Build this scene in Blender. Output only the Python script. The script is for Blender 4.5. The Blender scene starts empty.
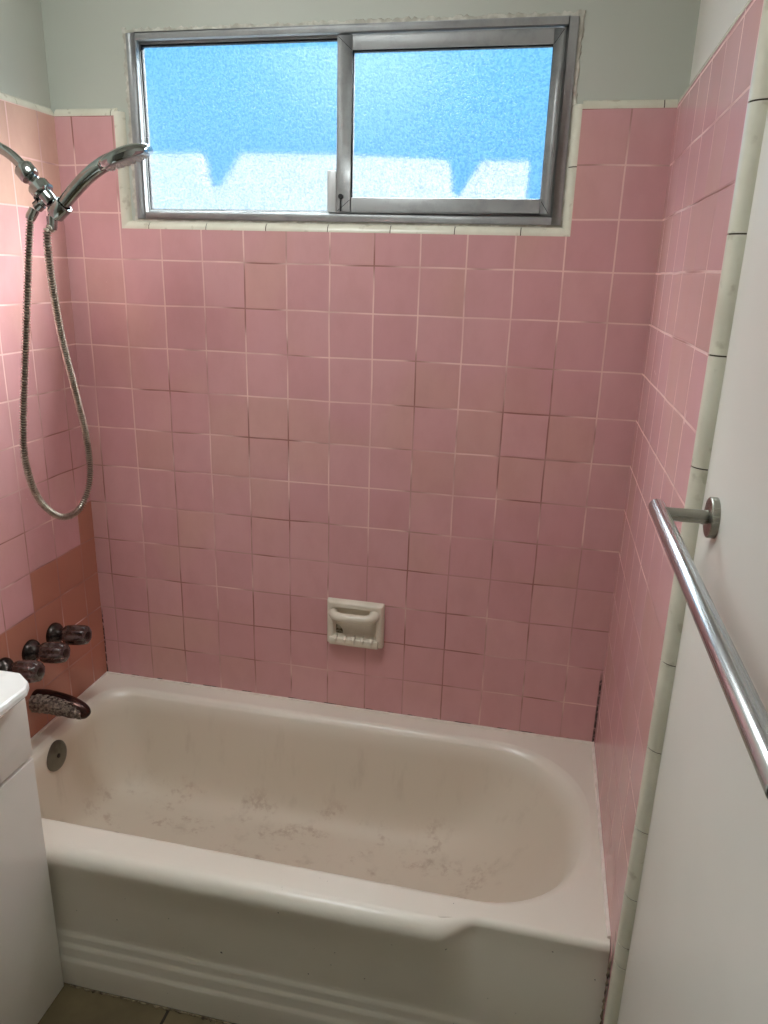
import bpy, bmesh, math, random
from mathutils import Vector, Matrix
random.seed(7)
sc = bpy.context.scene
COL = sc.collection
PI = math.pi

# ------------------------------------------------------------------ sizes (metres)
T = 0.1095                 # one tile and its joint
W = 1.451                  # between the two tiled end walls
Z0 = 1.9074                # top of the tiling
TUBZ = 0.37                # tub rim
PB = 0.02                  # the tiling stands this far proud of the plaster
XP = W + PB                # painted right wall
YR = -2.45                 # rear wall of the room
HC = 2.42                  # ceiling
# window opening
WX0, WX1, WZ0, WZ1 = 0.199, 1.236, 1.677, 2.083

# ------------------------------------------------------------------ helpers
def s2l(c):
    c = c/255.0
    return c/12.92 if c <= 0.04045 else ((c+0.055)/1.055)**2.4
def rgb(r, g, b): return (s2l(r), s2l(g), s2l(b), 1.0)

class MB:
    """collects shapes for one mesh"""
    def __init__(s): s.v = []; s.f = []
    def add(s, vs, fs):
        o = len(s.v); s.v += [tuple(v) for v in vs]; s.f += [tuple(i+o for i in f) for f in fs]; return s
    def box(s, x0, x1, y0, y1, z0, z1):
        vs = [(x0,y0,z0),(x1,y0,z0),(x1,y1,z0),(x0,y1,z0),(x0,y0,z1),(x1,y0,z1),(x1,y1,z1),(x0,y1,z1)]
        return s.add(vs, [(0,3,2,1),(4,5,6,7),(0,1,5,4),(1,2,6,5),(2,3,7,6),(3,0,4,7)])
    def sweep(s, pts, radii, n=16, cap=True, twist=0.0, shape=None):
        """tube along pts; shape(a) scales the radius round the ring"""
        pts = [Vector(p) for p in pts]; m = len(pts)
        if not hasattr(radii, '__len__'): radii = [radii]*m
        tang = []
        for i in range(m):
            a = pts[max(i-1,0)]; b = pts[min(i+1,m-1)]; d = b-a
            tang.append(d.normalized() if d.length > 1e-9 else (tang[-1] if tang else Vector((0,0,1))))
        u = tang[0].orthogonal().normalized() if abs(tang[0].y) > .9 else tang[0].cross(Vector((0,1,0))).normalized()
        vs = []; fs = []
        for i in range(m):
            t = tang[i]; u = (u - t*u.dot(t)).normalized(); w = t.cross(u)
            for k in range(n):
                a = 2*PI*k/n + twist*i
                r = radii[i]*(shape(a) if shape else 1)
                vs.append(pts[i] + (u*math.cos(a)+w*math.sin(a))*r)
        for i in range(m-1):
            for k in range(n):
                fs.append((i*n+k, i*n+(k+1)%n, (i+1)*n+(k+1)%n, (i+1)*n+k))
        if cap:
            fs.append(tuple(reversed(range(n)))); fs.append(tuple(range((m-1)*n, m*n)))
        return s.add(vs, fs)
    def lathe(s, o, ax, prof, n=40, shape=None, cap=True):
        """prof = [(t, r)] along axis ax from o"""
        o = Vector(o); t = Vector(ax).normalized()
        u = t.cross(Vector((0,1,0))) if abs(t.y) < .9 else t.cross(Vector((1,0,0)))
        u.normalize(); w = t.cross(u); vs = []; fs = []; m = len(prof)
        for i,(d,r) in enumerate(prof):
            for k in range(n):
                a = 2*PI*k/n; q = r*(shape(a, i) if shape else 1)
                vs.append(o + t*d + (u*math.cos(a)+w*math.sin(a))*q)
        for i in range(m-1):
            for k in range(n): fs.append((i*n+k, i*n+(k+1)%n, (i+1)*n+(k+1)%n, (i+1)*n+k))
        if cap: fs.append(tuple(reversed(range(n)))); fs.append(tuple(range((m-1)*n, m*n)))
        return s.add(vs, fs)
    def prism(s, poly, axis, a, b):
        """poly of 2-D points extruded from a to b along axis (0,1,2)"""
        n = len(poly)
        def P(p, h): q = list(p); q.insert(axis, h); return tuple(q)
        vs = [P(p,a) for p in poly]+[P(p,b) for p in poly]
        fs = [(i,(i+1)%n,n+(i+1)%n,n+i) for i in range(n)]
        fs.append(tuple(range(n-1,-1,-1))); fs.append(tuple(range(n,2*n)))
        return s.add(vs, fs)
    def build(s, name, mat, parent=None, smooth=False, bevel=0, seg=2, angle=35):
        me = bpy.data.meshes.new(name); me.from_pydata(s.v, [], s.f); me.validate()
        bm = bmesh.new(); bm.from_mesh(me); bmesh.ops.remove_doubles(bm, verts=bm.verts, dist=1e-6)
        bmesh.ops.recalc_face_normals(bm, faces=bm.faces)
        if bevel:
            es = [e for e in bm.edges if len(e.link_faces)==2 and e.calc_face_angle(0) > math.radians(30)]
            bmesh.ops.bevel(bm, geom=es, offset=bevel, segments=seg, profile=.5, affect='EDGES', clamp_overlap=True)
        bm.to_mesh(me); bm.free()
        me.materials.append(mat)
        o = bpy.data.objects.new(name, me); COL.objects.link(o)
        if smooth or bevel:
            for p in me.polygons: p.use_smooth = True
            me.set_sharp_from_angle(angle=math.radians(angle))
        if parent:
            o.parent = parent
            q = parent; off = Vector((0,0,0))
            while q: off += q.location; q = q.parent
            o.location = -off
        return o

def thing(name, label, cat, loc, group=None):
    o = bpy.data.objects.new(name, None); COL.objects.link(o); o.location = loc
    o.empty_display_size = .05
    return tag(o, label, cat, group)
def tag(o, label, cat, group=None):
    o['label'] = label; o['category'] = cat
    if group: o['group'] = group
    return o
def struct(o, label=None):
    o['kind'] = 'structure'
    if label: o['label'] = label
    return o
def arc(cx, cy, r, a0, a1, n): return [(cx+r*math.cos(a0+(a1-a0)*i/n), cy+r*math.sin(a0+(a1-a0)*i/n)) for i in range(n+1)]
def spline(pts, n):
    """Catmull-Rom through pts (tuples of any length)"""
    P = [pts[0]]+list(pts)+[pts[-1]]; out = []
    for i in range(1, len(P)-2):
        for k in range(n):
            t = k/n; r = []
            for a,b,c,d in zip(P[i-1],P[i],P[i+1],P[i+2]):
                r.append(.5*((2*b)+(-a+c)*t+(2*a-5*b+4*c-d)*t*t+(-a+3*b-3*c+d)*t**3))
            out.append(tuple(r))
    out.append(tuple(P[-2])); return out

# ------------------------------------------------------------------ node helpers
class NT:
    def __init__(s, name):
        s.m = bpy.data.materials.new(name); s.m.use_nodes = True
        s.t = s.m.node_tree; s.t.nodes.clear()
        s.out = s.t.nodes.new('ShaderNodeOutputMaterial')
    def n(s, typ, **kw):
        x = s.t.nodes.new(typ)
        for k,v in kw.items():
            if k.startswith('i_'):
                key = k[2:]; key = int(key) if key.isdigit() else key.replace('_',' ')
                s.put(x.inputs[key], v)
            else: setattr(x, k, v)
        return x
    def put(s, sock, v):
        if isinstance(v, bpy.types.NodeSocket): s.t.links.new(v, sock)
        else: sock.default_value = v
    def math(s, op, a, b=None, c=None, clamp=False):
        x = s.t.nodes.new('ShaderNodeMath'); x.operation = op; x.use_clamp = clamp
        for i,v in enumerate((a,b,c)):
            if v is not None: s.put(x.inputs[i], v)
        return x.outputs[0]
    def mix(s, f, a, b, blend='MIX'):
        x = s.t.nodes.new('ShaderNodeMix'); x.data_type = 'RGBA'; x.blend_type = blend
        s.put(x.inputs[0], f); s.put(x.inputs[6], a); s.put(x.inputs[7], b); return x.outputs[2]
    def ramp(s, v, a, b, lo=0.0, hi=1.0, smooth=True):
        x = s.t.nodes.new('ShaderNodeMapRange'); x.interpolation_type = 'SMOOTHSTEP' if smooth else 'LINEAR'
        for i,q in enumerate((v,a,b,lo,hi)): s.put(x.inputs[i], q)
        return x.outputs[0]
    def noise(s, vec, scale, detail=2.0, rough=.5):
        return s.n('ShaderNodeTexNoise', i_Vector=vec, i_Scale=scale, i_Detail=detail, i_Roughness=rough).outputs[0]
    def pos(s):
        g = s.n('ShaderNodeNewGeometry'); x = s.n('ShaderNodeSeparateXYZ', i_0=g.outputs['Position'])
        return g.outputs['Position'], x.outputs[0], x.outputs[1], x.outputs[2]
    def scaled(s, vec, v):
        return s.n('ShaderNodeVectorMath', operation='MULTIPLY', i_0=vec, i_1=v).outputs[0]
    def bump(s, h, strength, dist):
        return s.n('ShaderNodeBump', i_Height=h, i_Strength=strength, i_Distance=dist).outputs[0]
    def surf(s, sh):
        s.t.links.new(sh, s.out.inputs[0]); return s.m
    def bsdf(s, color, rough=.5, metal=0.0, normal=None, spec=.5, **kw):
        b = s.t.nodes.new('ShaderNodeBsdfPrincipled')
        s.put(b.inputs['Base Color'], color); s.put(b.inputs['Roughness'], rough); s.put(b.inputs['Metallic'], metal)
        b.inputs['Specular IOR Level'].default_value = spec
        if normal is not None: s.put(b.inputs['Normal'], normal)
        for k,v in kw.items(): s.put(b.inputs[k.replace('_',' ')], v)
        return b.outputs[0]

# ------------------------------------------------------------------ materials
def tile_material(name, axis, u0, side):
    k = NT(name); P,x,y,z = k.pos(); u = x if axis == 0 else y
    wob = k.math('MULTIPLY', k.math('SUBTRACT', k.noise(P, 5.0, 1.0), .5), .05)
    wob2 = k.math('MULTIPLY', k.math('SUBTRACT', k.noise(P, 6.3, 1.0), .5), .05)
    a = k.math('ADD', k.math('DIVIDE', k.math('SUBTRACT', u, u0), T), wob)
    b = k.math('ADD', k.math('DIVIDE', k.math('SUBTRACT', Z0, z), T), wob2)
    fa, fb = k.math('FLOOR', a), k.math('FLOOR', b)
    ra, rb = k.math('FRACT', a), k.math('FRACT', b)
    da = k.math('MINIMUM', ra, k.math('SUBTRACT', 1.0, ra)); db = k.math('MINIMUM', rb, k.math('SUBTRACT', 1.0, rb))
    d = k.math('MINIMUM', da, db)
    cell = k.n('ShaderNodeCombineXYZ', i_0=fa, i_1=fb, i_2=side*3.7).outputs[0]
    wn = k.n('ShaderNodeTexWhiteNoise', noise_dimensions='3D', i_Vector=cell)
    rnd = wn.outputs[0]
    rs = k.n('ShaderNodeSeparateColor', i_0=wn.outputs[1])
    # glaze colour: rosy pink, some tiles tan, some greyer
    pink = k.mix(rnd, PINK_A, PINK_B)
    big = k.ramp(k.noise(P, 2.3, 2.0), .38, .66)
    tan = k.math('MULTIPLY', k.ramp(k.math('ADD', k.math('MULTIPLY', rs.outputs[1], .55), k.math('MULTIPLY', big, .5)), .5, .9), .5)
    c = k.mix(tan, pink, PINK_TAN)
    if side == 1:      # end wall with the taps: replaced salmon tiles low down, peach ones at the top
        step = lambda v, e: k.math('GREATER_THAN', v, e)
        r10 = k.math('MULTIPLY', step(fb, 9.5), step(fa, -2.5))
        r9 = k.math('MULTIPLY', step(fb, 8.5), step(fa, -.5))
        r11 = step(fb, 10.5)
        sal = k.math('MAXIMUM', k.math('MAXIMUM', r10, r9), r11)
        c = k.mix(k.math('MULTIPLY', sal, .9), c, SALMON)
        top = k.math('SUBTRACT', 1.0, step(fb, 1.5))
        c = k.mix(k.math('MULTIPLY', top, .75), c, PEACH)
    # blotchy old glaze
    bl = k.noise(k.scaled(P, (1,1,.6)), 14.0, 4.0, .6)
    c = k.mix(k.ramp(bl, .35, .75, 0.0, .16), c, GLAZE_DIRT)
    # grout: pale near the top, dirty or tile coloured lower down
    gn = k.noise(P, 4.5, 2.0)
    low = k.ramp(z, 1.35, .75)
    gcol = k.mix(k.ramp(k.math('ADD', gn, k.math('MULTIPLY', low, .12)), .47, .66), GROUT_PALE, GROUT_DIRT)
    gw = .0135
    gm = k.ramp(d, gw+.008, gw-.004)
    hide = k.ramp(k.math('ADD', k.noise(P, 7.0, 1.0), k.math('MULTIPLY', low, .1)), .5, .68, 1.0, .45)
    c = k.mix(k.math('MULTIPLY', gm, hide), c, gcol)
    if side == 0:      # black mould in the corner joints just above the tub
        edge = k.math('MINIMUM', k.math('ADD', x, k.math('MULTIPLY', k.noise(P, 30, 2), .004)), k.math('SUBTRACT', W, x))
        mm = k.ramp(edge, .0075, .004)
        mz = k.math('MULTIPLY', k.ramp(z, .60, .55), k.ramp(k.noise(P, 70, 4, .7), .34, .52))
        m2 = k.math('MULTIPLY', k.ramp(z, .3785, .376), k.ramp(k.noise(P, 16, 3), .50, .58))
        c = k.mix(k.math('MULTIPLY', k.math('MAXIMUM', k.math('MULTIPLY', mm, mz), m2), .93), c, rgb(38,26,20))
    elif side == 2:
        m2 = k.math('MULTIPLY', k.math('MULTIPLY', k.ramp(y, -.59, -.63), k.ramp(k.math('ADD', k.math('ABSOLUTE', k.math('SUBTRACT', y, -.685)), k.math('MULTIPLY', k.noise(P,40,2),.02)), .022, .012)), k.math('MULTIPLY', k.ramp(z,.46,.40), k.ramp(k.noise(P, 60, 3), .42, .55)))
        c = k.mix(k.math('MULTIPLY', m2, .8), c, rgb(60,45,38))
    h = k.math('ADD', k.ramp(d, 0.0, .05), k.math('MULTIPLY', k.noise(P, 22, 1), .25))
    tilt = k.math('ADD', k.math('MULTIPLY', k.math('SUBTRACT', rs.outputs[0], .5), ra), k.math('MULTIPLY', k.math('SUBTRACT', rs.outputs[2], .5), rb))
    h = k.math('ADD', h, k.math('MULTIPLY', tilt, .6))
    rough = k.math('ADD', k.ramp(gm, 0, 1, TILE_ROUGH, .7), k.math('MULTIPLY', bl, .1))
    return k.surf(k.bsdf(c, rough, normal=k.bump(h, .35, .0010), spec=.45))

PINK_A, PINK_B, PINK_TAN = rgb(213,165,166), rgb(206,155,158), rgb(207,165,153)
SALMON, PEACH = rgb(178,116,92), rgb(218,182,160)
GLAZE_DIRT = rgb(170,120,108)
GROUT_PALE, GROUT_DIRT = rgb(232,196,190), rgb(150,100,92)
TILE_ROUGH = .2

def plaster(name, col, col2, rough=.55, amp=.5):
    k = NT(name); P,x,y,z = k.pos()
    c = k.mix(k.ramp(k.noise(P, 1.7, 3), .3, .7), col, col2)
    h = k.math('ADD', k.noise(P, 60, 3), k.math('MULTIPLY', k.noise(P, 5, 2), 2.0))
    return k.surf(k.bsdf(c, rough, normal=k.bump(h, amp*.35, .002)))
def cream_trim():
    k = NT('cream_glazed_trim'); P,x,y,z = k.pos()
    n = k.noise(P, 9, 4, .6)
    c = k.mix(k.ramp(n, .35, .7), rgb(224,221,204), rgb(210,206,188))
    c = k.mix(k.ramp(k.noise(P, 38, 3), .62, .72, 0, .35), c, rgb(150,138,112))
    return k.surf(k.bsdf(c, .25, normal=k.bump(k.noise(P, 30, 2), .15, .002)))
def simple(name, col, rough=.5, metal=0.0, nscale=None, col2=None, bstr=.0, spec=.5):
    k = NT(name); P,x,y,z = k.pos(); c = col; nm = None
    if nscale:
        nn = k.noise(P, nscale, 3)
        if col2: c = k.mix(k.ramp(nn, .38, .66), col, col2)
        if bstr: nm = k.bump(nn, bstr, .002)
    return k.surf(k.bsdf(c, rough, metal, nm, spec))
def enamel():
    k = NT('worn_enamel'); P,x,y,z = k.pos()
    c = k.mix(k.ramp(k.noise(P, 2.2, 3), .3, .7), rgb(238,233,221), rgb(232,226,212))
    inside = k.math('MULTIPLY', k.ramp(z, .355, .30), k.ramp(y, -.625, -.60))
    c = k.mix(k.math('MULTIPLY', inside, .55), c, rgb(212,200,180))
    # scuffs on the basin bottom and streaks down the sides
    bot = k.math('MULTIPLY', k.ramp(z, .16, .09), inside)
    s1 = k.ramp(k.noise(k.scaled(P,(1.0,1.5,1)), 9, 5, .65), .52, .64)
    s2 = k.ramp(k.noise(P, 55, 4, .7), .40, .60)
    c = k.mix(k.math('MULTIPLY', k.math('MULTIPLY', k.math('MULTIPLY', s1, s2), bot), .38), c, rgb(158,126,104))
    st = k.ramp(k.noise(k.scaled(P,(1,1,.22)), 16, 4, .6), .55, .75)
    c = k.mix(k.math('MULTIPLY', k.math('MULTIPLY', st, inside), .16), c, rgb(140,122,98))
    # rust blotches near the overflow
    d = k.n('ShaderNodeVectorMath', operation='DISTANCE', i_0=P, i_1=(.15,-.40,.12)).outputs['Value']
    bl = k.math('MULTIPLY', k.ramp(d, .10, .02), k.ramp(k.noise(P, 30, 3), .48, .6))
    c = k.mix(k.math('MULTIPLY', bl, .8), c, rgb(112,84,58))
    # a few chips on the rim
    ch = k.math('MULTIPLY', k.ramp(k.noise(P, 85, 1), .795, .81), k.ramp(y, -.60, -.63))
    c = k.mix(ch, c, rgb(60,48,40))
    r = k.math('ADD', k.math('MULTIPLY', inside, .22), .28)
    return k.surf(k.bsdf(c, r, normal=k.bump(k.noise(P, 8, 2), .12, .004)))
def floor_tile():
    k = NT('brown_floor_tile'); P,x,y,z = k.pos()
    S = .305
    a = k.math('DIVIDE', k.math('SUBTRACT', x, .547), S); b = k.math('DIVIDE', k.math('ADD', y, .69), S)
    ra, rb = k.math('FRACT', a), k.math('FRACT', b)
    d = k.math('MINIMUM', k.math('MINIMUM', ra, k.math('SUBTRACT',1.0,ra)), k.math('MINIMUM', rb, k.math('SUBTRACT',1.0,rb)))
    c = k.mix(k.ramp(k.noise(P, 8, 4, .6), .3, .7), rgb(108,94,66), rgb(90,78,54))
    gm = k.ramp(d, .014, .008)
    c = k.mix(gm, c, rgb(44,36,28))
    return k.surf(k.bsdf(c, k.ramp(gm,0,1,.4,.9), normal=k.bump(k.ramp(d,0,.02), .4, .002)))
def obscure_glass():
    k = NT('obscure_glass'); P,x,y,z = k.pos()
    n1 = k.noise(P, 190, 2, .6); n2 = k.noise(P, 420, 1)
    h = k.math('ADD', n1, k.math('MULTIPLY', n2, .5))
    low = k.ramp(z, 1.90, 1.72)
    drip = k.ramp(k.noise(k.scaled(P, (1,1,.18)), 120, 3, .6), .45, .68)
    spk = k.ramp(k.math('SUBTRACT', n1, k.math('MULTIPLY', k.math('MULTIPLY', drip, low), .06)), .34, .60, .55, 1.0)
    col = k.mix(spk, (.42,.55,.62,1), (.97,.985,.985,1))
    nm = k.bump(h, .5, .002)
    tr = k.n('ShaderNodeBsdfTransparent', i_Color=col).outputs[0]
    rf = k.n('ShaderNodeBsdfRefraction', i_Color=col, i_Roughness=.55, i_IOR=1.02, i_Normal=nm).outputs[0]
    gl = k.n('ShaderNodeBsdfGlossy', i_Color=(1,1,1,1), i_Roughness=.12, i_Normal=nm).outputs[0]
    m1 = k.n('ShaderNodeMixShader', i_0=.62, i_1=tr, i_2=rf).outputs[0]
    m2 = k.n('ShaderNodeMixShader', i_0=.04, i_1=m1, i_2=gl).outputs[0]
    return k.surf(m2)
def crust():
    k = NT('mineral_crust'); P,x,y,z = k.pos()
    v = k.noise(P, 130, 5, .7)
    c = k.mix(k.ramp(v, .38, .62), rgb(66,54,50), rgb(158,144,130))
    return k.surf(k.bsdf(c, .7, .2, normal=k.bump(v, 1.0, .006)))
def brushed(name, col, rough, axis=(400,4,400)):
    k = NT(name); P,x,y,z = k.pos()
    n = k.noise(k.scaled(P, axis), 1.0, 2)
    return k.surf(k.bsdf(col, k.ramp(n, .3, .7, rough*.8, rough*1.25), 1.0))
def smoked(name):
    k = NT(name); P,x,y,z = k.pos()
    n = k.noise(P, 60, 3)
    c = k.mix(k.ramp(n, .4, .65), rgb(58,42,40), rgb(88,74,70))
    return k.surf(k.bsdf(c, .16, .15, k.bump(n, .2, .002), .8, Coat_Weight=.6, Coat_Roughness=.08))
def grey_frame():
    k = NT('mill_aluminium'); P,x,y,z = k.pos()
    n = k.noise(k.scaled(P,(3,60,60)), 1.0, 2)
    c = k.mix(k.ramp(k.noise(P, 20, 4, .7), .4, .7), rgb(160,162,162), rgb(146,148,148))
    return k.surf(k.bsdf(c, k.ramp(n, .3, .7, .32, .5), .35))

M = dict(
    tb=tile_material('pink_tile_back', 0, (12.4268-12)*T, 0),
    tl=tile_material('pink_tile_tap_end', 1, -.067, 1),
    tr=tile_material('pink_tile_far_end', 1, -.70, 2),
    paint=plaster('off_white_paint', rgb(190,193,183), rgb(182,186,175)),
    paint_r=plaster('white_wall_paint', rgb(230,226,218), rgb(222,219,210), .4, .25),
    ceil=plaster('ceiling_paint', rgb(230,230,224), rgb(224,224,216)),
    cream=cream_trim(), enamel=enamel(), floor=floor_tile(),
    grout=simple('caulk_white', rgb(240,230,222), .5, nscale=40, col2=rgb(230,218,208), bstr=.3),
    filler=simple('ragged_filler', rgb(176,172,160), .8, nscale=45, col2=rgb(208,206,196), bstr=.6),
    alu=grey_frame(), dark=simple('black_rubber_gasket', rgb(26,26,28), .6),
    glass=obscure_glass(),
    chrome=simple('chrome', rgb(172,178,176), .09, 1.0, nscale=30, col2=rgb(150,156,154)),
    hose=simple('hose_steel', rgb(196,190,178), .3, 1.0, nscale=80, col2=rgb(168,160,146)),
    nozzle=simple('pale_nozzle_rubber', rgb(206,204,198), .5),
    steel=brushed('brushed_steel', rgb(188,190,192), .24),
    steel2=brushed('brushed_steel_post', rgb(150,148,138), .32, (4,400,400)),
    bell=simple('tarnished_metal', rgb(74,66,62), .26, .8, nscale=40, col2=rgb(46,38,36)),
    knob=smoked('smoked_acrylic'),
    spout=simple('dark_spout', rgb(70,44,38), .22, .7, nscale=30, col2=rgb(44,28,26)),
    crust=crust(),
    plate=simple('dull_nickel', rgb(122,118,106), .36, .85, nscale=25, col2=rgb(100,96,86)),
    porc=simple('white_porcelain', rgb(226,220,204), .2, nscale=12, col2=rgb(214,206,188), bstr=.1),
    lam=simple('white_laminate', rgb(234,232,225), .3, nscale=4, col2=rgb(229,227,219)),
    top=simple('white_marbled_top', rgb(240,241,238), .12, nscale=14, col2=rgb(226,230,226)),
    stucco=simple('white_stucco', rgb(216,222,224), .9, nscale=20, col2=rgb(206,212,214)),
    soil=simple('outside_ground', rgb(62,60,54), .9, nscale=3, col2=rgb(50,50,44)),
)

# ------------------------------------------------------------------ room shell
def wall_with_hole(x0,x1,z0,z1,hx0,hx1,hz0,hz1,y0,y1):
    b = MB()
    b.box(x0,hx0,y0,y1,z0,z1); b.box(hx1,x1,y0,y1,z0,z1)
    b.box(hx0,hx1,y0,y1,z0,hz0); b.box(hx0,hx1,y0,y1,hz1,z1)
    return b
wb = struct(wall_with_hole(-.22, XP+.2, -.1, HC+.1, WX0, WX1, WZ0, WZ1, PB, PB+.045).build('wall_back', M['paint']))
wl = struct(MB().box(-.22, -PB, YR-.2, PB, -.1, HC+.1).build('wall_left', M['paint']))
wr = struct(MB().box(XP, XP+.2, YR-.2, PB, -.1, HC+.1).build('wall_right', M['paint_r']))
wre = struct(MB().box(-PB, XP, YR-.2, YR, -.1, HC+.1).build('wall_rear', plaster('rear_wall_paint', rgb(150,146,136), rgb(142,138,128))))
fl = struct(MB().box(-PB, XP, YR, PB, -.1, 0).build('floor', M['floor']))
cl = struct(MB().box(-PB, XP, YR, PB, HC, HC+.1).build('ceiling', M['ceil']))

# tile slabs standing proud of the plaster
BX0, BX1, BZ = .1805, 1.240, 1.672          # edge of tiling round the window (outer edge of the quarter round)
QR = .0195                                   # quarter-round size
tb = MB()
tb.box(0, BX0-QR, 0, PB, TUBZ-.03, Z0)
tb.box(BX1+QR, W, 0, PB, TUBZ-.03, Z0)
tb.box(BX0-QR, BX1+QR, 0, PB, TUBZ-.03, BZ-QR)
o = struct(tb.build('tile_field', M['tb'], wb), 'square pink wall tiles above the tub')
o = struct(MB().box(-PB, 0, -.70, PB, TUBZ-.03, Z0).build('tile_field', M['tl'], wl), 'square pink wall tiles behind the taps, salmon low down')
o = struct(MB().box(W, XP, -.70, PB, .0, Z0+.006).build('tile_field', M['tr'], wr), 'square pink wall tiles on the end wall')

def quarter(name, path_axis, a0, a1, corner, d1, d2, joints, parent=None):
    """cream quarter-round trim: runs along path_axis from a0 to a1; from corner the section grows along d1
    (in the tile plane) and d2 (towards the plaster); split at the joints"""
    b = MB(); cuts = [a0]+sorted(joints)+[a1]; g = .0011
    c = Vector(corner); d1 = Vector(d1); d2 = Vector(d2); e = Vector((0,0,0)); e[path_axis] = 1
    sec = [Vector((0,0,0))]
    prof = [(0,0)] + [(QR*math.sin(t), PB*(1-math.cos(t))) for t in [PI/2*i/8 for i in range(1,9)]] + [(0,PB)]
    for s0,s1 in zip(cuts[:-1], cuts[1:]):
        lo = s0+(g if s0 != a0 else 0); hi = s1-(g if s1 != a1 else 0)
        n = len(prof); vs = []
        for h in (lo, hi):
            for p,q in prof: vs.append(c + e*h + d1*p + d2*q)
        fs = [(i,(i+1)%n,n+(i+1)%n,n+i) for i in range(n)]+[tuple(range(n)), tuple(range(n,2*n))]
        b.add(vs, fs)
        if s1 != a1:      # dirty joint
            vs = []
            for h in (hi-.0004, hi+2*g+.0004):
                for p,q in prof: vs.append(c + e*h + d1*(p*.93) + d2*(q+ (PB-q)*.08))
            j = b2; j.add(vs, fs)
    return b
b2 = MB()
trims = []
trims.append(quarter('t',1,-.70,-.0,(0,0,Z0),(0,0,1),(-1,0,0),[-.135,-.287,-.44,-.59]))
trims.append(quarter('t',0,0,BX0-QR,(0,0,Z0),(0,0,1),(0,1,0),[.152]))
trims.append(quarter('t',2,BZ-QR,Z0+QR*.5,(BX0-QR,0,0),(1,0,0),(0,1,0),[1.81]))
trims.append(quarter('t',0,BX0-QR,BX1+QR,(0,0,BZ-QR),(0,0,1),(0,1,0),[.234,.387,.542,.697,.849,1.000,1.150]))
trims.append(quarter('t',2,BZ-QR,Z0+QR*.5,(BX1+QR,0,0),(-1,0,0),(0,1,0),[1.795]))
trims.append(quarter('t',0,BX1+QR,W,(0,0,Z0),(0,0,1),(0,1,0),[1.425]))
trims.append(quarter('t',2,0.0,Z0+.006,(W,-.70,0),(0,-1,0),(1,0,0),[.387,.434,.541,.683,.84,.998,1.154,1.311,1.469,1.625,1.78]))
labels = ['cream quarter-round tile along the top of the tap wall','short cream quarter-round left of the window','cream quarter-round up the left window side',
 'cream quarter-round sill under the window','cream quarter-round up the right window side','short cream quarter-round right of the window','tall cream quarter-round at the tile edge beside the towel bar']
for i,b in enumerate(trims):
    struct(b.build('trim_%d'%(i+1), M['cream'], smooth=True, angle=50), labels[i])
jm = simple('dark_joint', rgb(70,60,48), .9)
struct(b2.build('trim_8', jm), 'dark joints between the cream trim pieces')
# cream edge on top of the end-wall tiling
struct(MB().box(W-.0008, XP, -.70, 0, Z0+.006, Z0+.0115).build('trim_9', M['cream']), 'thin cream edge along the top of the end wall tiling')

# ragged filler between trim and window frame, and the paint ridge over the frame
fb = MB()
def ragged(ax, a0, a1, base, width, sgn):
    n = int((a1-a0)/.006); vs = []; fs = []
    for i in range(n+1):
        a = a0+(a1-a0)*i/n
        w = width*(1+.35*random.uniform(-1,1)); h = .004*random.uniform(.6,1.3)
        for (p, yy) in ((base, PB+.001), (base, PB-h), (base+sgn*w*.8, PB-h*.8), (base+sgn*w, PB+.001)):
            vs.append((p, yy, a) if ax == 2 else (a, yy, p))
    for i in range(n):
        for k in range(3): fs.append((i*4+k, i*4+k+1, i*4+5+k, i*4+4+k))
    fb.add(vs, fs)
ragged(2, WZ0-.008, WZ1+.012, WX0-.001, .011, -1)
ragged(2, WZ0-.008, WZ1+.012, WX1+.001, .009, 1)
ragged(0, WX0-.010, WX1+.010, WZ1+.001, .010, 1)
ragged(0, WX0-.002, WX1+.002, WZ0-.001, .006, -1)
struct(fb.build('trim_10', M['filler'], smooth=True), 'ragged filler round the window frame')

# ------------------------------------------------------------------ window: aluminium slider with obscure glass
win = bpy.data.objects.new('window_1', None); COL.objects.link(win); win.location = (.72, .03, WZ0); struct(win, 'aluminium sliding bathroom window')
def ring(b, x0,x1,z0,z1, wl_, wr_, wb_, wt_, y0, y1):
    b.box(x0,x0+wl_,y0,y1,z0,z1); b.box(x1-wr_,x1,y0,y1,z0,z1)
    b.box(x0+wl_,x1-wr_,y0,y1,z0,z0+wb_); b.box(x0+wl_,x1-wr_,y0,y1,z1-wt_,z1)
    return b
fr = MB()
ring(fr, WX0,WX1,WZ0,WZ1, .024,.020,.016,.014, .012,.030)      # front flange
ring(fr, WX0,WX1,WZ0,WZ1, .014,.026,.020,.010, .030,.036)
ring(fr, WX0,WX1,WZ0,WZ1, .010,.028,.021,.009, .036,.070)      # channel
f_o = fr.build('frame', M['alu'], win, bevel=.0012)
sash = MB()
SX0,SX1,SZ0,SZ1 = .712,1.211,1.697,2.066
ring(sash, SX0,SX1,SZ0,SZ1, .034,.022,.032,.0285, .022,.046)
ring(sash, SX0+.003,SX1-.003,SZ0+.003,SZ1-.003, .033,.021,.031,.0275, .0195,.0222)
s_o = sash.build('sliding_sash', M['alu'], win, bevel=.0012)
g = MB(); ring(g, SX0+.034,SX1-.022,SZ0+.032,SZ1-.0285, .0035,.0028,.0015,.004, .0275,.040)
g.build('gasket', M['dark'], s_o)
MB().box(SX0+.033,SX1-.021,.033,.036,SZ0+.031,SZ1-.0275).build('pane', M['glass'], s_o)
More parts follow.
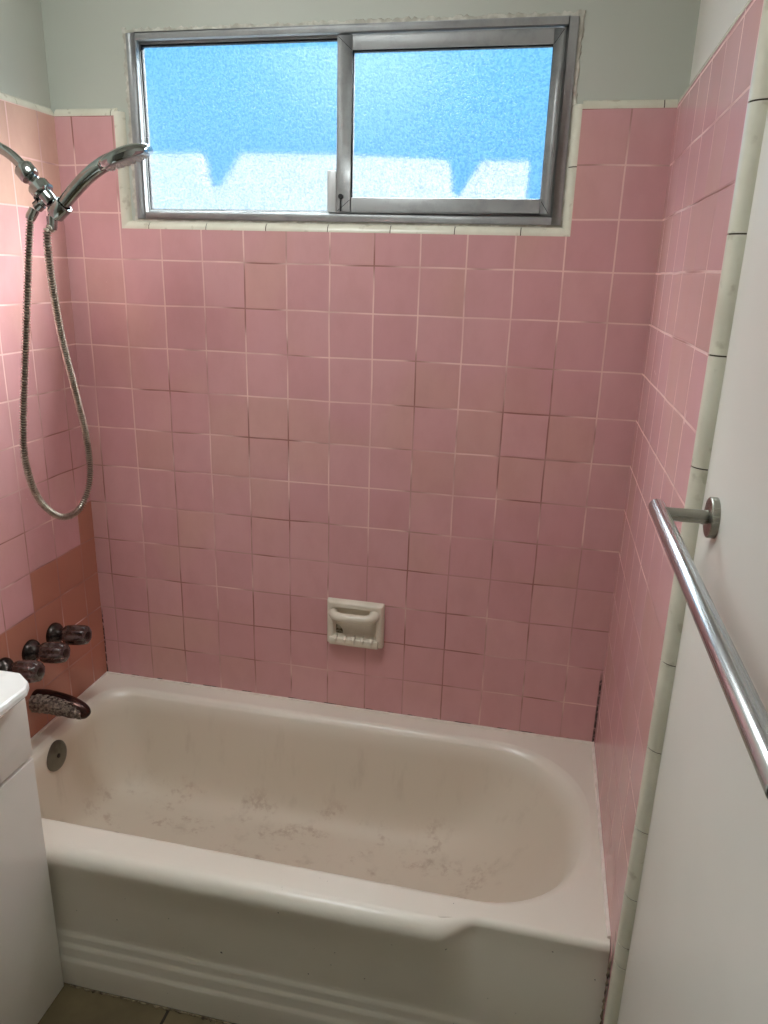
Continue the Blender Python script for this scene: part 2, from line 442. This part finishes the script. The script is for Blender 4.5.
# mitre joints of the sash corners
mj = MB()
for (cx,cz,dx,dz,w1,w2) in ((SX0,SZ1,1,-1,.034,.030),(SX0,SZ0,1,1,.034,.029),(SX1,SZ1,-1,-1,.022,.030),(SX1,SZ0,-1,1,.022,.029)):
    a = Vector((cx+dx*.004,.0192,cz+dz*.004)); b_ = Vector((cx+dx*w1,.0192,cz+dz*w2)); d = (b_-a).normalized(); nrm = Vector((-d.z,0,d.x))*.0006
    mj.add([a+nrm,b_+nrm,b_-nrm,a-nrm,a+nrm+Vector((0,.002,0)),b_+nrm+Vector((0,.002,0)),b_-nrm+Vector((0,.002,0)),a-nrm+Vector((0,.002,0))],
           [(0,1,2,3),(4,5,6,7),(0,1,5,4),(1,2,6,5),(2,3,7,6),(3,0,4,7)])
mj.build('mitre_joint', M['dark'], s_o)
fx = MB(); FX0,FX1,FZ0,FZ1 = .209,.735,1.698,2.0742
ring(fx, FX0,FX1,FZ0,FZ1, .006,.022,.004,.006, .048,.068)
x_o = fx.build('fixed_sash', M['alu'], win, bevel=.001)
g = MB(); ring(g, FX0+.006,FX1-.022,FZ0+.004,FZ1-.006, .003,.004,.0015,.004, .052,.064); g.build('gasket', M['dark'], x_o)
MB().box(FX0+.005,FX1-.021,.056,.059,FZ0+.003,FZ1-.005).build('pane', M['glass'], x_o)
la = MB().box(.689,.7108,.024,.040,1.6985,1.790).build('pull_rail', simple('pale_aluminium', rgb(206,208,208), .4, .2), s_o, bevel=.0015)
lt = MB(); lt.lathe((SX0+.012,.0195,1.733),(0,-1,0),[(0,.0058),(.003,.0058),(.004,.004)],16); lt.box(SX0+.0105,SX0+.0135,.017,.0196,1.700,1.730)
lt.build('latch', M['dark'], s_o)

# ------------------------------------------------------------------ bathtub
def rrect(l, r, f, bk, rl, rr, na=14, ns=22):
    """rounded rectangle, counter-clockwise from the left of the front side; y front is negative"""
    pts = []
    def seg(a,b,n):
        for i in range(n): pts.append((a[0]+(b[0]-a[0])*i/n, a[1]+(b[1]-a[1])*i/n))
    seg((l+rl,f),(r-rr,f),ns*2); pts.extend(arc(r-rr,f+rr,rr,-PI/2,0,na)[:-1])
    seg((r,f+rr),(r,bk-rr),ns); pts.extend(arc(r-rr,bk-rr,rr,0,PI/2,na)[:-1])
    seg((r-rr,bk),(l+rl,bk),ns*2); pts.extend(arc(l+rl,bk-rl,rl,PI/2,PI,na)[:-1])
    seg((l,bk-rl),(l,f+rl),ns); pts.extend(arc(l+rl,f+rl,rl,PI,1.5*PI,na)[:-1])
    return pts
YF = -.668
tub = MB()
def frontset(x):    # the rim front steps back towards the end wall
    t = min(max((x-1.12)/.085,0),1); t = t*t*(3-2*t); return t
rings = [[(p[0],p[1],TUBZ) for p in rrect(.001,W-.001,YF,-.001,.0008,.0008)]]
rings[0] = [(x, (y + .022*frontset(x) if y < YF+.03 else y), z) for x,y,z in rings[0]]
keys = [  # left, right, front, back, rl, rr, z
 (.030,1.432,-.618,-.050,.10,.238,.3700),
 (.036,1.426,-.611,-.057,.10,.234,.3688),
 (.047,1.412,-.602,-.068,.10,.228,.3610),
 (.053,1.396,-.597,-.077,.10,.222,.3420),
 (.056,1.345,-.590,-.090,.11,.205,.2600),
 (.066,1.275,-.578,-.104,.12,.190,.1750),
 (.088,1.195,-.556,-.124,.12,.170,.1120),
 (.130,1.120,-.520,-.156,.12,.150,.0800),
 (.200,1.040,-.470,-.205,.11,.130,.0680),
 (.420,.800,-.360,-.310,.02,.02,.0640)]
for q in spline(keys, 5):
    rings.append([(x,y,q[6]) for x,y in rrect(q[0],q[1],q[2],q[3],max(q[4],.004),max(q[5],.004))])
n = len(rings[0]); vs = [v for r in rings for v in r]; fs = []
for i in range(len(rings)-1):
    for k in range(n): fs.append((i*n+k, i*n+(k+1)%n, (i+1)*n+(k+1)%n, (i+1)*n+k))
fs.append(tuple(range((len(rings)-1)*n, len(rings)*n)))
tub.add(vs, fs)
# apron: a rolled rim, a flat recessed panel and three stepped ribs, swept along x
xs = sorted(set([.001+(W-.002)*i/60 for i in range(61)]+[1.13+.005*i for i in range(18)]))
def apron(x):
    t = frontset(x); y0 = YF+.022*t; r = .030*(1-t)+.014*t
    pts = [(y0, TUBZ)]
    pts += [(y0-r*math.sin(a), TUBZ-r*(1-math.cos(a))) for a in [PI/2*i/9 for i in range(1,10)]]
    yo = y0-r
    back = .005*(1-t); yp = yo+back            # panel plane behind the roll
    yb = -.686
    zr = TUBZ-r
    if t < 1: pts += [(yo+.0015, zr-.010),(yo+back*.55, zr-.020),(yp*.9+yb*.1, zr-.030)]
    else: pts += [(yo, zr-.010),(yo-.0005, zr-.020),(yo-.001, zr-.030)]
    pts += [(yp*.5+yb*.5, .25),(yb, .16)]
    for zz,dy in ((.138,.0035),(.108,.007),(.070,.0105)):
        pts += [(yb-dy+.0035, zz+.012),(yb-dy+.0026, zz+.006),(yb-dy+.0006, zz),(yb-dy, zz-.007)]
    pts += [(yb-.0105, .03),(yb-.0105, .001)]
    return pts
rows = [apron(x) for x in xs]; m = len(rows[0])
vs = [(x,p[0],p[1]) for x,r in zip(xs,rows) for p in r]; fs = []
for i in range(len(xs)-1):
    for k in range(m-1): fs.append((i*m+k,(i+1)*m+k,(i+1)*m+k+1,i*m+k+1))
tub.add(vs, fs)
bt = thing('bathtub', 'white enamelled alcove bathtub with worn basin and ribbed apron front', 'bathtub', (W/2,-.34,0))
to = tub.build('basin_and_apron', M['enamel'], bt, smooth=True, angle=60)
dr = MB().lathe((.19,-.335,.0675),(0,0,1),[(0,.030),(.003,.030),(.0045,.026),(.0045,.020),(.001,.018)],32)
dr.build('drain_ring', M['plate'], bt, smooth=True)

# caulk line where tub meets tile
ck = MB()
def bead(p0, p1, nrm, r):
    p0 = Vector(p0); p1 = Vector(p1); n = int((p1-p0).length/.02); pts = []; rad = []
    for i in range(n+1):
        pts.append(p0.lerp(p1, i/n)); rad.append(r*random.uniform(.9,1.1))
    ck.sweep(pts, rad, 8)
bead((.002,-.0005,TUBZ+.0015),(W-.002,-.0005,TUBZ+.0015),None,.0035)
bead((.0005,-.002,TUBZ+.0015),(.0005,-.665,TUBZ+.0015),None,.0035)
bead((W-.0005,-.002,TUBZ+.0015),(W-.0005,-.640,TUBZ+.002),None,.0062)
o = ck.build('trim_11', M['grout'], smooth=True); struct(o, 'white caulk bead between tub rim and tiles')

# old caulk crumbs along the foot of the apron
cr = MB()
xx = .30
while xx < W-.01:
    l = random.uniform(.01,.035)
    cr.sweep([(xx,-.6995,.001),(xx+l*.5,-.701+random.uniform(-.002,.001),.0015),(xx+l,-.6995,.001)], [.001,random.uniform(.002,.0038),.001], 6)
    xx += l*random.uniform(.9,1.25)
zz = .02
while zz < TUBZ-.02:
    l = random.uniform(.008,.03); r_ = random.uniform(.0012,.0036)
    cr.sweep([(W-.002,-.683,zz),(W-.003,-.686,zz+l*.5),(W-.002,-.683,zz+l)], [.0008,r_,.0008], 6)
    zz += l*random.uniform(.9,1.3)
struct(cr.build('trim_12', simple('dirty_caulk', rgb(150,136,112), .9, nscale=60, col2=rgb(60,46,34)), smooth=True), 'crumbling dirty caulk along the foot of the tub')

# ------------------------------------------------------------------ overflow plate on the sloping tub end
nx = Vector((1,0,.10)).normalized(); c0 = Vector((.0535,-.338,.317))
ov = MB().lathe(c0-nx*.006, nx, [(0,.0410),(.007,.0410),(.0105,.0380),(.0125,.032),(.0125,.001)], 48).build('overflow_plate', M['plate'], bt, smooth=True)
MB().lathe(c0+nx*.006, nx, [(0,.006),(.002,.006),(.003,.004)], 16).build('screw', M['dark'], ov, smooth=True); ov['label'] = 'round dull metal overflow plate'

# ------------------------------------------------------------------ taps
def faucet(y, z, label):
    t = thing('faucet_handle', label, 'tap', (0,y,z), 'tap handles on the tiled wall')
    o = Vector((0,y,z)); ax = Vector((1,0,.10)).normalized()
    esc = MB().lathe(o, ax, [(-.001,.0305),(.005,.0315),(.010,.0305),(.017,.025),(.022,.0175),(.030,.0150),(.045,.0145)], 40)
    esc.build('escutcheon', M['bell'], t, smooth=True, angle=40)
    def flute(a, i): return 1.0 - (.20 if 2 <= i <= 6 else .05)*(.5-.5*math.cos(a*8))**1.6
    kn = MB().lathe(o+ax*.036, ax, [(0,.0145),(.002,.0200),(.006,.0252),(.016,.0278),(.034,.0283),(.052,.0276),(.062,.0256),(.067,.0230),(.070,.0180),(.0705,.012)], 96, flute)
    ko = kn.build('knob', M['knob'], t, smooth=True, angle=50)
    MB().lathe(o+ax*.1060, ax, [(0,.0105),(.0018,.0105),(.0028,.007)], 24).build('index_cap', M['bell'], ko, smooth=True)
faucet(-.225, .612, 'dark fluted tap handle nearest the tub corner')
faucet(-.322, .610, 'dark fluted tap handle in the middle, above the spout')
faucet(-.424, .612, 'dark fluted tap handle nearest the vanity top')

sp = thing('tub_spout', 'dark corroded tub spout with pale mineral crust on its side', 'tub spout', (0,-.322,.463))
path = spline([(-.002,-.322,.466),(.03,-.322,.468),(.07,-.322,.467),(.105,-.322,.463),(.130,-.322,.457),(.145,-.322,.452),(.152,-.322,.4495),(.155,-.322,.448)], 6)
RK = [(-.002,.0285),(.03,.0300),(.07,.0285),(.105,.0255),(.130,.0215),(.145,.0165),(.152,.0105),(.155,.004)]
rad = [q[1] for q in spline(RK, 6)]
so = MB().sweep(path, rad, 28, shape=lambda a: 1.0+.07*math.cos(2*a)).build('spout_body', M['spout'], sp, smooth=True)
cm = MB(); nn = 22
vs = []; fs = []
L = len(path)-14
for i in range(L):
    p = Vector(path[i]); q = rad[i]*1.045
    for k in range(nn):
        a = math.radians(-120 + 122*k/(nn-1))     # lower flank facing the room
        j = 1+random.uniform(-.05,.07)*(1 if 0 < k < nn-1 else 0) - (.07 if k in (0,nn-1) or i in (0,L-1) else 0)
        vs.append((p.x, p.y - q*j*math.cos(a+PI/2-.35)*1.0, p.z + q*j*math.sin(a+PI/2-.35)*1.0 - .0))
for i in range(L-1):
    for k in range(nn-1): fs.append((i*nn+k,i*nn+k+1,(i+1)*nn+k+1,(i+1)*nn+k))
vs = [(x, y, z) for x,y,z in vs]
cm.add(vs, fs)
CRUST = (cm, sp)

# ------------------------------------------------------------------ shower
YS = -.33
sa = thing('shower_outlet', 'chrome shower arm with swivel cradle high on the tiled wall', 'shower arm', (0,YS,1.80))
MB().lathe((0,YS,1.797),(1,0,0),[(0,.030),(.003,.030),(.009,.022),(.012,.012)],40).build('wall_flange', M['chrome'], sa, smooth=True)
pa = spline([(.0,YS,1.797),(.04,YS,1.797),(.085,YS,1.790),(.120,YS,1.771),(.150,YS,1.742)], 8)
MB().sweep(pa, .0108, 24).build('arm_pipe', M['chrome'], sa, smooth=True)
ad = Vector((.66,0,-.75)).normalized(); S = Vector((.139,YS,1.752))
MB().lathe(S, ad, [(-.002,.0115),(0,.018),(.003,.0198),(.022,.0198),(.026,.0185),(.028,.012)], 40, lambda a,i: 1-.03*(math.cos(6*a)) if 2<=i<=3 else 1).build('coupling_nut', M['chrome'], sa, smooth=True)
MB().lathe(S+ad*.026, ad, [(0,.0118),(.006,.0118),(.010,.0135),(.016,.0118),(.022,.0112)], 32).build('swivel_ball', M['chrome'], sa, smooth=True)
MB().lathe(S+ad*.045, ad, [(-.002,.013),(0,.0205),(.003,.0228),(.016,.0228),(.020,.0238),(.023,.021),(.024,.015)], 44, lambda a,i: 1-.035*abs(math.sin(9*a)) if 2<=i<=3 else 1).build('collar_nut', M['chrome'], sa, smooth=True)
MB().lathe(S+ad*.068, ad, [(-.001,.0155),(.010,.0152),(.020,.0148),(.0235,.0135),(.0245,.010)], 32).build('tee_body', M['chrome'], sa, smooth=True)
hd = Vector((.745,0,.667)).normalized()
H0 = Vector((.210,YS-.003,1.664))
clip = MB(); nn = 30; vs = []; fs = []
u = hd.cross(Vector((0,1,0))).normalized(); w = Vector((0,1,0))
for i,(d,r) in enumerate(((-.004,.0165),(-.003,.0188),(.030,.0198),(.031,.0178))):
    pass
clip.lathe(H0, hd, [(-.006,.0142),(-.006,.0172),(-.004,.0182),(.024,.0192),(.026,.0182),(.026,.0152),(-.005,.0142)], 36, cap=False)
clip.build('cradle', M['chrome'], sa, smooth=True, angle=40)
EL0 = Vector((.186,YS-.002,1.690)); ed = Vector((-.83,-.05,-.62)).normalized()
MB().lathe(EL0, ed, [(0,.009),(.012,.009),(.013,.0115),(.026,.0115),(.028,.009)], 24, lambda a,i: 1-.05*math.cos(6*a) if 2<=i<=3 else 1).build('hose_outlet', M['chrome'], sa, smooth=True)

hs = thing('hand_shower', 'chrome hand shower with round head resting in its cradle', 'hand shower', tuple(H0))
hp = spline([(.199,YS-.003,1.654,.0105),(.225,YS-.003,1.6785,.0128),(.255,YS-.003,1.7065,.0142),(.285,YS-.003,1.731,.0146),(.315,YS-.003,1.7505,.0150),(.345,YS-.003,1.7645,.0148),(.372,YS-.003,1.7755,.0115)], 8)
MB().sweep([p[:3] for p in hp], [p[3] for p in hp], 28).build('handle', M['chrome'], hs, smooth=True)
hn = Vector((.32,.17,-.93)).normalized(); HC_ = Vector((.376,YS-.003,1.7705))
MB().lathe(HC_-hn*.012, hn, [(-.006,.012),(-.004,.028),(0,.042),(.005,.052),(.010,.0565),(.017,.057),(.021,.055),(.021,.046)], 56).build('spray_head', M['chrome'], hs, smooth=True)
fo = MB().lathe(HC_+hn*.008, hn, [(0,.0455),(.003,.045),(.004,.040)], 48).build('spray_face', simple('grey_spray_face', rgb(176,178,178), .3, .3), hs, smooth=True)
nz = MB(); uu = hn.orthogonal().normalized(); ww = hn.cross(uu)
for rr_, cnt in ((.039,20),(.028,14),(.017,9),(.007,4)):
    for i in range(cnt):
        a = 2*PI*i/cnt; p = HC_+hn*.011+(uu*math.cos(a)+ww*math.sin(a))*rr_
        nz.lathe(p, hn, [(0,.0026),(.002,.0022),(.0035,.0013)], 8)
nz.build('nozzles', M['nozzle'], fo, smooth=True)

ho = thing('shower_hose', 'ribbed steel shower hose hanging in a long loop from the arm', 'hose', (.12,-.28,1.0))
loop = [  # hanging loop
 (.1605,-.3345,1.6705),(.1525,-.339,1.655),(0.1450,-0.3419,1.6094),(0.1380,-0.3435,1.5652),(0.1250,-0.3486,1.4663),(0.1100,-0.3581,1.3380),(0.0950,-0.3631,1.2264),(0.0880,-0.3636,1.1335),(0.0850,-0.3308,1.0330),(0.0880,-0.2619,0.9655),(0.0980,-0.1972,0.9665),(0.1100,-0.1586,1.0344),(0.1200,-0.1700,1.1426),(0.1360,-0.2210,1.2740),(0.1520,-0.2720,1.3892),(0.1700,-0.3128,1.4940),(0.1860,-0.3406,1.5744),(0.1940,-0.3480,1.6257),(.198,-.336,1.635),(.199,-.334,1.654)]
pts = spline(loop, 60)
# resample evenly
P_ = [Vector(p) for p in pts]; cum = [0]
for a,b_ in zip(P_[:-1],P_[1:]): cum.append(cum[-1]+(b_-a).length)
tot = cum[-1]; step = .0015; N = int(tot/step); ev = []; j = 0
for i in range(N+1):
    d = tot*i/N
    while j < len(cum)-2 and cum[j+1] < d: j += 1
    f = (d-cum[j])/max(cum[j+1]-cum[j],1e-9); ev.append(P_[j].lerp(P_[j+1], min(max(f,0),1)))
rad = [.0068+.0017*(1 if (i%4) in (1,2) else -1) for i in range(N+1)]
hc = MB().sweep(ev, rad, 14).build('hose_coil', M['hose'], ho, smooth=True, angle=50)
hc.data.materials.append(simple('hose_groove', rgb(104,97,88), .45, .9))
for p in hc.data.polygons:
    if p.index//14 % 4 == 3 and len(p.vertices) == 4: p.material_index = 1
d0 = (ev[12]-ev[0]).normalized(); d1 = (ev[-13]-ev[-1]).normalized()
MB().lathe(ev[0]+d0*.0005, d0, [(0,.0105),(.018,.0105),(.024,.0085)], 20).build('end_nut', M['chrome'], ho, smooth=True)
MB().lathe(ev[-1]-d1*.002, d1, [(0,.0110),(.020,.0105),(.026,.0085)], 20).build('end_nut', M['chrome'], ho, smooth=True)

# ------------------------------------------------------------------ soap dish
sd = thing('soap_dish', 'white porcelain soap dish with grab bar set in the pink tiles', 'soap dish', (.784,0,.64))
X0,X1,SZa,SZb = .704,.865,.578,.710
body = MB()
# frame with an opening, deep pocket behind
def frame_ring(y, x0,x1,z0,z1): return [(x0,y,z0),(x1,y,z0),(x1,y,z1),(x0,y,z1)]
R_ = [frame_ring(-.001,X0,X1,SZa,SZb), frame_ring(-.012,X0+.001,X1-.001,SZa+.001,SZb-.001), frame_ring(-.020,X0+.007,X1-.007,SZa+.005,SZb-.006),
      frame_ring(-.020,X0+.020,X1-.020,SZa+.026,SZb-.020), frame_ring(-.004,X0+.025,X1-.025,SZa+.031,SZb-.024)]
vs = [v for r in R_ for v in r]; fs = []
for i in range(len(R_)-1):
    for k in range(4): fs.append((i*4+k,i*4+(k+1)%4,(i+1)*4+(k+1)%4,(i+1)*4+k))
fs.append((16,17,18,19)); body.add(vs, fs)
so_ = body.build('dish_body', M['porc'], sd, bevel=.0035, seg=3)
# low lip with drain notches
tr_ = MB()
tr_.prism([(-.004,.584),(-.022,.580),(-.030,.584),(-.033,.594),(-.031,.605),(-.026,.607),(-.020,.603),(-.004,.601)], 0, X0+.012, X1-.012)
t_o = tr_.build('tray', M['porc'], so_, bevel=.003, seg=3)
rb = MB()
for i in range(5):
    cx = X0+.030+i*.0252
    rb.sweep([(cx,-.006,.604),(cx,-.020,.606),(cx+.001,-.029,.609),(cx+.001,-.0335,.604),(cx+.001,-.034,.594)], [.003,.0042,.0048,.0044,.002], 10)
rb.build('drain_ribs', M['porc'], t_o, smooth=True)
# grab bar across the opening, its ends running into the frame
gb = MB(); zc = .671
gb.sweep([(X0+.020,-.006,zc+.004),(X0+.021,-.022,zc+.002),(X0+.027,-.031,zc),(X0+.044,-.0345,zc-.001),(.784,-.0345,zc-.001),(X1-.050,-.0345,zc-.001),(X1-.034,-.032,zc+.001),(X1-.026,-.024,zc+.005),(X1-.023,-.008,zc+.009)],
         [.012,.0128,.0128,.0122,.0120,.0122,.0135,.0150,.0150], 18)
gb.build('grab_bar', M['porc'], sd, smooth=True, angle=70)
MB().prism([(X0+.0255,.6035),(X0+.046,.6035),(X0+.044,.618),(X0+.037,.629),(X0+.0255,.634)], 1, -.0062, -.0035).build('soap_scum', simple('brown_scum', rgb(92,80,56), .8, nscale=90, col2=rgb(190,180,160)), so_)

# ------------------------------------------------------------------ towel bar on the painted wall
tw = thing('towel_bar', 'brushed steel towel bar on the white wall right of the tub', 'towel bar', (XP,-.80,1.267))
def tbar_end(y):
    z = 1.267
    fo = MB().lathe((XP,y,z),(-1,0,0),[(-.001,.0275),(.0085,.0275),(.0098,.0262),(.010,.012)],56).build('flange', M['steel2'], tw, smooth=True, angle=40)
    MB().lathe((XP-.0155,y,z-.0085),(0,0,-1),[(-.002,.0022),(.0012,.0022)],10).build('set_screw', M['dark'], fo)
    MB().lathe((XP-.009,y,z),(-1,0,0),[(0,.0092),(.060,.0092)],36).build('post', M['steel2'], tw, smooth=True, angle=40)
tbar_end(-.806); tbar_end(-1.352)
rod = MB().lathe((XP-.0695,-.768,1.2655),(0,-1,0),[(0,.0098),(.0012,.0112),(.620,.0112),(.6212,.0104)],48)
ro = rod.build('rod', M['steel'], tw, smooth=True, angle=40)
MB().lathe((XP-.0695,-1.3884,1.2655),(0,-1,0),[(0,.0102),(.0012,.0102)],40).build('end_cap', simple('black_end_cap', rgb(34,34,34), .45), ro)

# ------------------------------------------------------------------ vanity
VF = .291; VY = -.7035
va = thing('vanity_cabinet', 'low white vanity cabinet at the left with a drawer over a door', 'cabinet', (.14,-1.0,0))
MB().box(-PB+.001, VF-.018, -1.32, VY, 0, .764).build('carcass', M['lam'], va, bevel=.001)
MB().box(VF-.0175, VF, -1.318, VY, .6165, .763).build('drawer', M['lam'], va, bevel=.0022, seg=3)
MB().box(VF-.0175, VF, -1.318, VY, .001, .6090).build('door', M['lam'], va, bevel=.0022, seg=3)
vt = MB()
zt = .800
def top_poly(e, z): # e = inset of the front edge
    return [(-PB+.001,-1.34,z),(.330-e,-1.34,z),(.330-e,-.745,z),(.318-e,-.722,z),(.286-e*.6,-.7000-e*.3,z),(-PB+.001,-.7000-e*.3,z)]
lev = [(.000,.788),(.000,.796),(.006,.800)]
low = [top_poly(.028,.7645), top_poly(.010,.774), top_poly(.0,.784), top_poly(.0,.792), top_poly(.002,.7975), top_poly(.006,.800)]
n = 6; vs = [v for r in low for v in r]; fs = [(i*n+k,i*n+(k+1)%n,(i+1)*n+(k+1)%n,(i+1)*n+k) for i in range(len(low)-1) for k in range(n)]
fs += [tuple(range(n-1,-1,-1)), tuple(range((len(low)-1)*n,len(low)*n))]
vt.add(vs, fs)
vo = vt.build('countertop', M['top'], smooth=True, angle=14)
tag(vo, 'glossy white vanity countertop with clipped corner over the cabinet', 'countertop')

# crust on the spout (built last of the fittings)
cm, sp = CRUST
cm.build('mineral_crust', M['crust'], sp, smooth=True)['label'] = 'pale crumbly mineral crust'

# ------------------------------------------------------------------ outside
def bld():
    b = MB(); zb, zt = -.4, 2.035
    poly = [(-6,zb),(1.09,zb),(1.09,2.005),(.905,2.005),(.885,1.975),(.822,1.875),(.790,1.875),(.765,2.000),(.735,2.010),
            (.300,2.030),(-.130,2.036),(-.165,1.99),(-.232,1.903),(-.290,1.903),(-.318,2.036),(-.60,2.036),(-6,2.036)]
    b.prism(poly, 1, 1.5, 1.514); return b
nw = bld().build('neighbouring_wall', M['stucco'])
nw.data.materials.append(simple('darkened_edge', rgb(84,72,60), .9, nscale=12, col2=rgb(66,56,46)))  # edge faces coloured dark to suppress the bright glint at the notch
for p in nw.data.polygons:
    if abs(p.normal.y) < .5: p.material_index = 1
ob = tag(nw, 'sunlit white wall outside the window, blurred by the obscure glass', 'wall')
struct(MB().box(-8,8,PB+.085,9,-.6,-.4).build('ground', M['soil']))

struct(wall_with_hole(-.22, XP+.2, -.6, HC+.1, WX0-.03, WX1+.03, WZ0-.03, WZ1+.03, PB+.045, PB+.085).build('wall_outside', simple('added_dark_layer', rgb(66,58,50), .9, nscale=6, col2=rgb(58,52,46))))  # unseen dark outer layer added to keep bounced light off the neighbouring wall
# ------------------------------------------------------------------ light
LIGHT = dict(sun=4.4, blue=1.0, side_lobe=345.0, high_lobe=43.0, lamp=16.5)
sun = bpy.data.lights.new('sun', 'SUN'); sun.energy = LIGHT['sun']; sun.angle = math.radians(.53); sun.color = (1,.96,.90)
so = bpy.data.objects.new('sun', sun); COL.objects.link(so)
so.rotation_euler = (-Vector((-.45,-.62,.62))).to_track_quat('-Z','Y').to_euler()
wd = bpy.data.worlds.new('sky'); sc.world = wd; wd.use_nodes = True; t = wd.node_tree; t.nodes.clear()
out = t.nodes.new('ShaderNodeOutputWorld'); bg = t.nodes.new('ShaderNodeBackground'); t.links.new(bg.outputs[0], out.inputs[0])
tc = t.nodes.new('ShaderNodeTexCoord'); sep = t.nodes.new('ShaderNodeSeparateXYZ'); t.links.new(tc.outputs['Generated'], sep.inputs[0])
def wmath(op, a, b=None):
    x = t.nodes.new('ShaderNodeMath'); x.operation = op
    for i,v in enumerate((a,b)):
        if v is None: continue
        if isinstance(v, bpy.types.NodeSocket): t.links.new(v, x.inputs[i])
        else: x.inputs[i].default_value = v
    return x.outputs[0]
def wmap(v, a, b, lo=0., hi=1.):
    x = t.nodes.new('ShaderNodeMapRange'); x.interpolation_type = 'SMOOTHSTEP'; t.links.new(v, x.inputs[0])
    for i,q in enumerate((a,b,lo,hi)): x.inputs[i+1].default_value = q
    return x.outputs[0]
def wmix(f, a, b):
    x = t.nodes.new('ShaderNodeMix'); x.data_type = 'RGBA'
    for s_,v in ((x.inputs[0],f),(x.inputs[6],a),(x.inputs[7],b)):
        if isinstance(v, bpy.types.NodeSocket): t.links.new(v, s_)
        else: s_.default_value = v
    return x.outputs[2]
B = LIGHT['blue']
# clear blue sky, with unseen bright lobes added right and overhead to light the room
sky = wmix(wmap(sep.outputs[2], .02, .30), (.31*B,.80*B,1.45*B,1), (.30*B,.88*B,1.50*B,1))
dot = t.nodes.new('ShaderNodeVectorMath'); dot.operation = 'DOT_PRODUCT'; t.links.new(tc.outputs['Generated'], dot.inputs[0]); dot.inputs[1].default_value = Vector((.70,.34,.63)).normalized()
Z = LIGHT['high_lobe']
sky = wmix(wmath('MULTIPLY', wmap(sep.outputs[2], .36, .55), wmap(sep.outputs[1], .0, .2)), sky, (Z*.95, Z, Z*1.02, 1))
side_lobe = wmap(dot.outputs['Value'], .90, .985)
K = LIGHT['side_lobe']
sky = wmix(side_lobe, sky, (K, K*.985, K*.95, 1))
t.links.new(sky, bg.inputs[0]); bg.inputs[1].default_value = 1.0
po = bpy.data.lights.new('window_portal', 'AREA'); po.shape = 'RECTANGLE'; po.size = WX1-WX0; po.size_y = WZ1-WZ0; po.cycles.is_portal = True
pw = bpy.data.objects.new('window_portal', po); COL.objects.link(pw); pw.location = ((WX0+WX1)/2, PB+.050, (WZ0+WZ1)/2); pw.rotation_euler = (-PI/2, 0, 0)

# out-of-view ceiling lamp added to fill the tub and room with light
lf = thing('added_fill_lamp', 'added round fill lamp on the ceiling, out of view', 'lamp', (.52,-.88,HC))
MB().lathe((.52,-.88,HC),(0,0,-1),[(0,.28),(.03,.28),(.035,.27)],40).build('lamp_base', M['lam'], lf, smooth=True)
k = NT('lamp_glow'); em = k.n('ShaderNodeEmission', i_Color=(.95,1,1.0,1), i_Strength=LIGHT['lamp']).outputs[0]
MB().lathe((.52,-.88,HC-.035),(0,0,-1),[(0,.265),(.03,.250),(.05,.19),(.06,.06)],40).build('diffuser', k.surf(em), lf, smooth=True)

# ------------------------------------------------------------------ camera
cam = bpy.data.cameras.new('camera'); co = bpy.data.objects.new('camera', cam); COL.objects.link(co)
right = Vector((.9768,.2125,.0276)); down = Vector((.0904,-.2916,-.9522)); fwd = Vector((-.1943,.9326,-.3041))
Rm = Matrix((right, -down, -fwd)).transposed().to_4x4()
Rm.translation = (1.234,-1.822,1.564)
co.matrix_world = Rm
cam.sensor_fit = 'HORIZONTAL'; cam.sensor_width = 36; cam.lens = 36*748.56/768; cam.clip_start = .02
sc.camera = co

sc.view_settings.view_transform = 'Standard'; sc.view_settings.look = 'None'; sc.view_settings.gamma = 1; sc.view_settings.use_curve_mapping = False
sc.view_settings.exposure = 0.0
sc.cycles.use_denoising = True
sc.cycles.max_bounces = 12; sc.cycles.diffuse_bounces = 6; sc.cycles.transparent_max_bounces = 12
sc.cycles.caustics_refractive = True
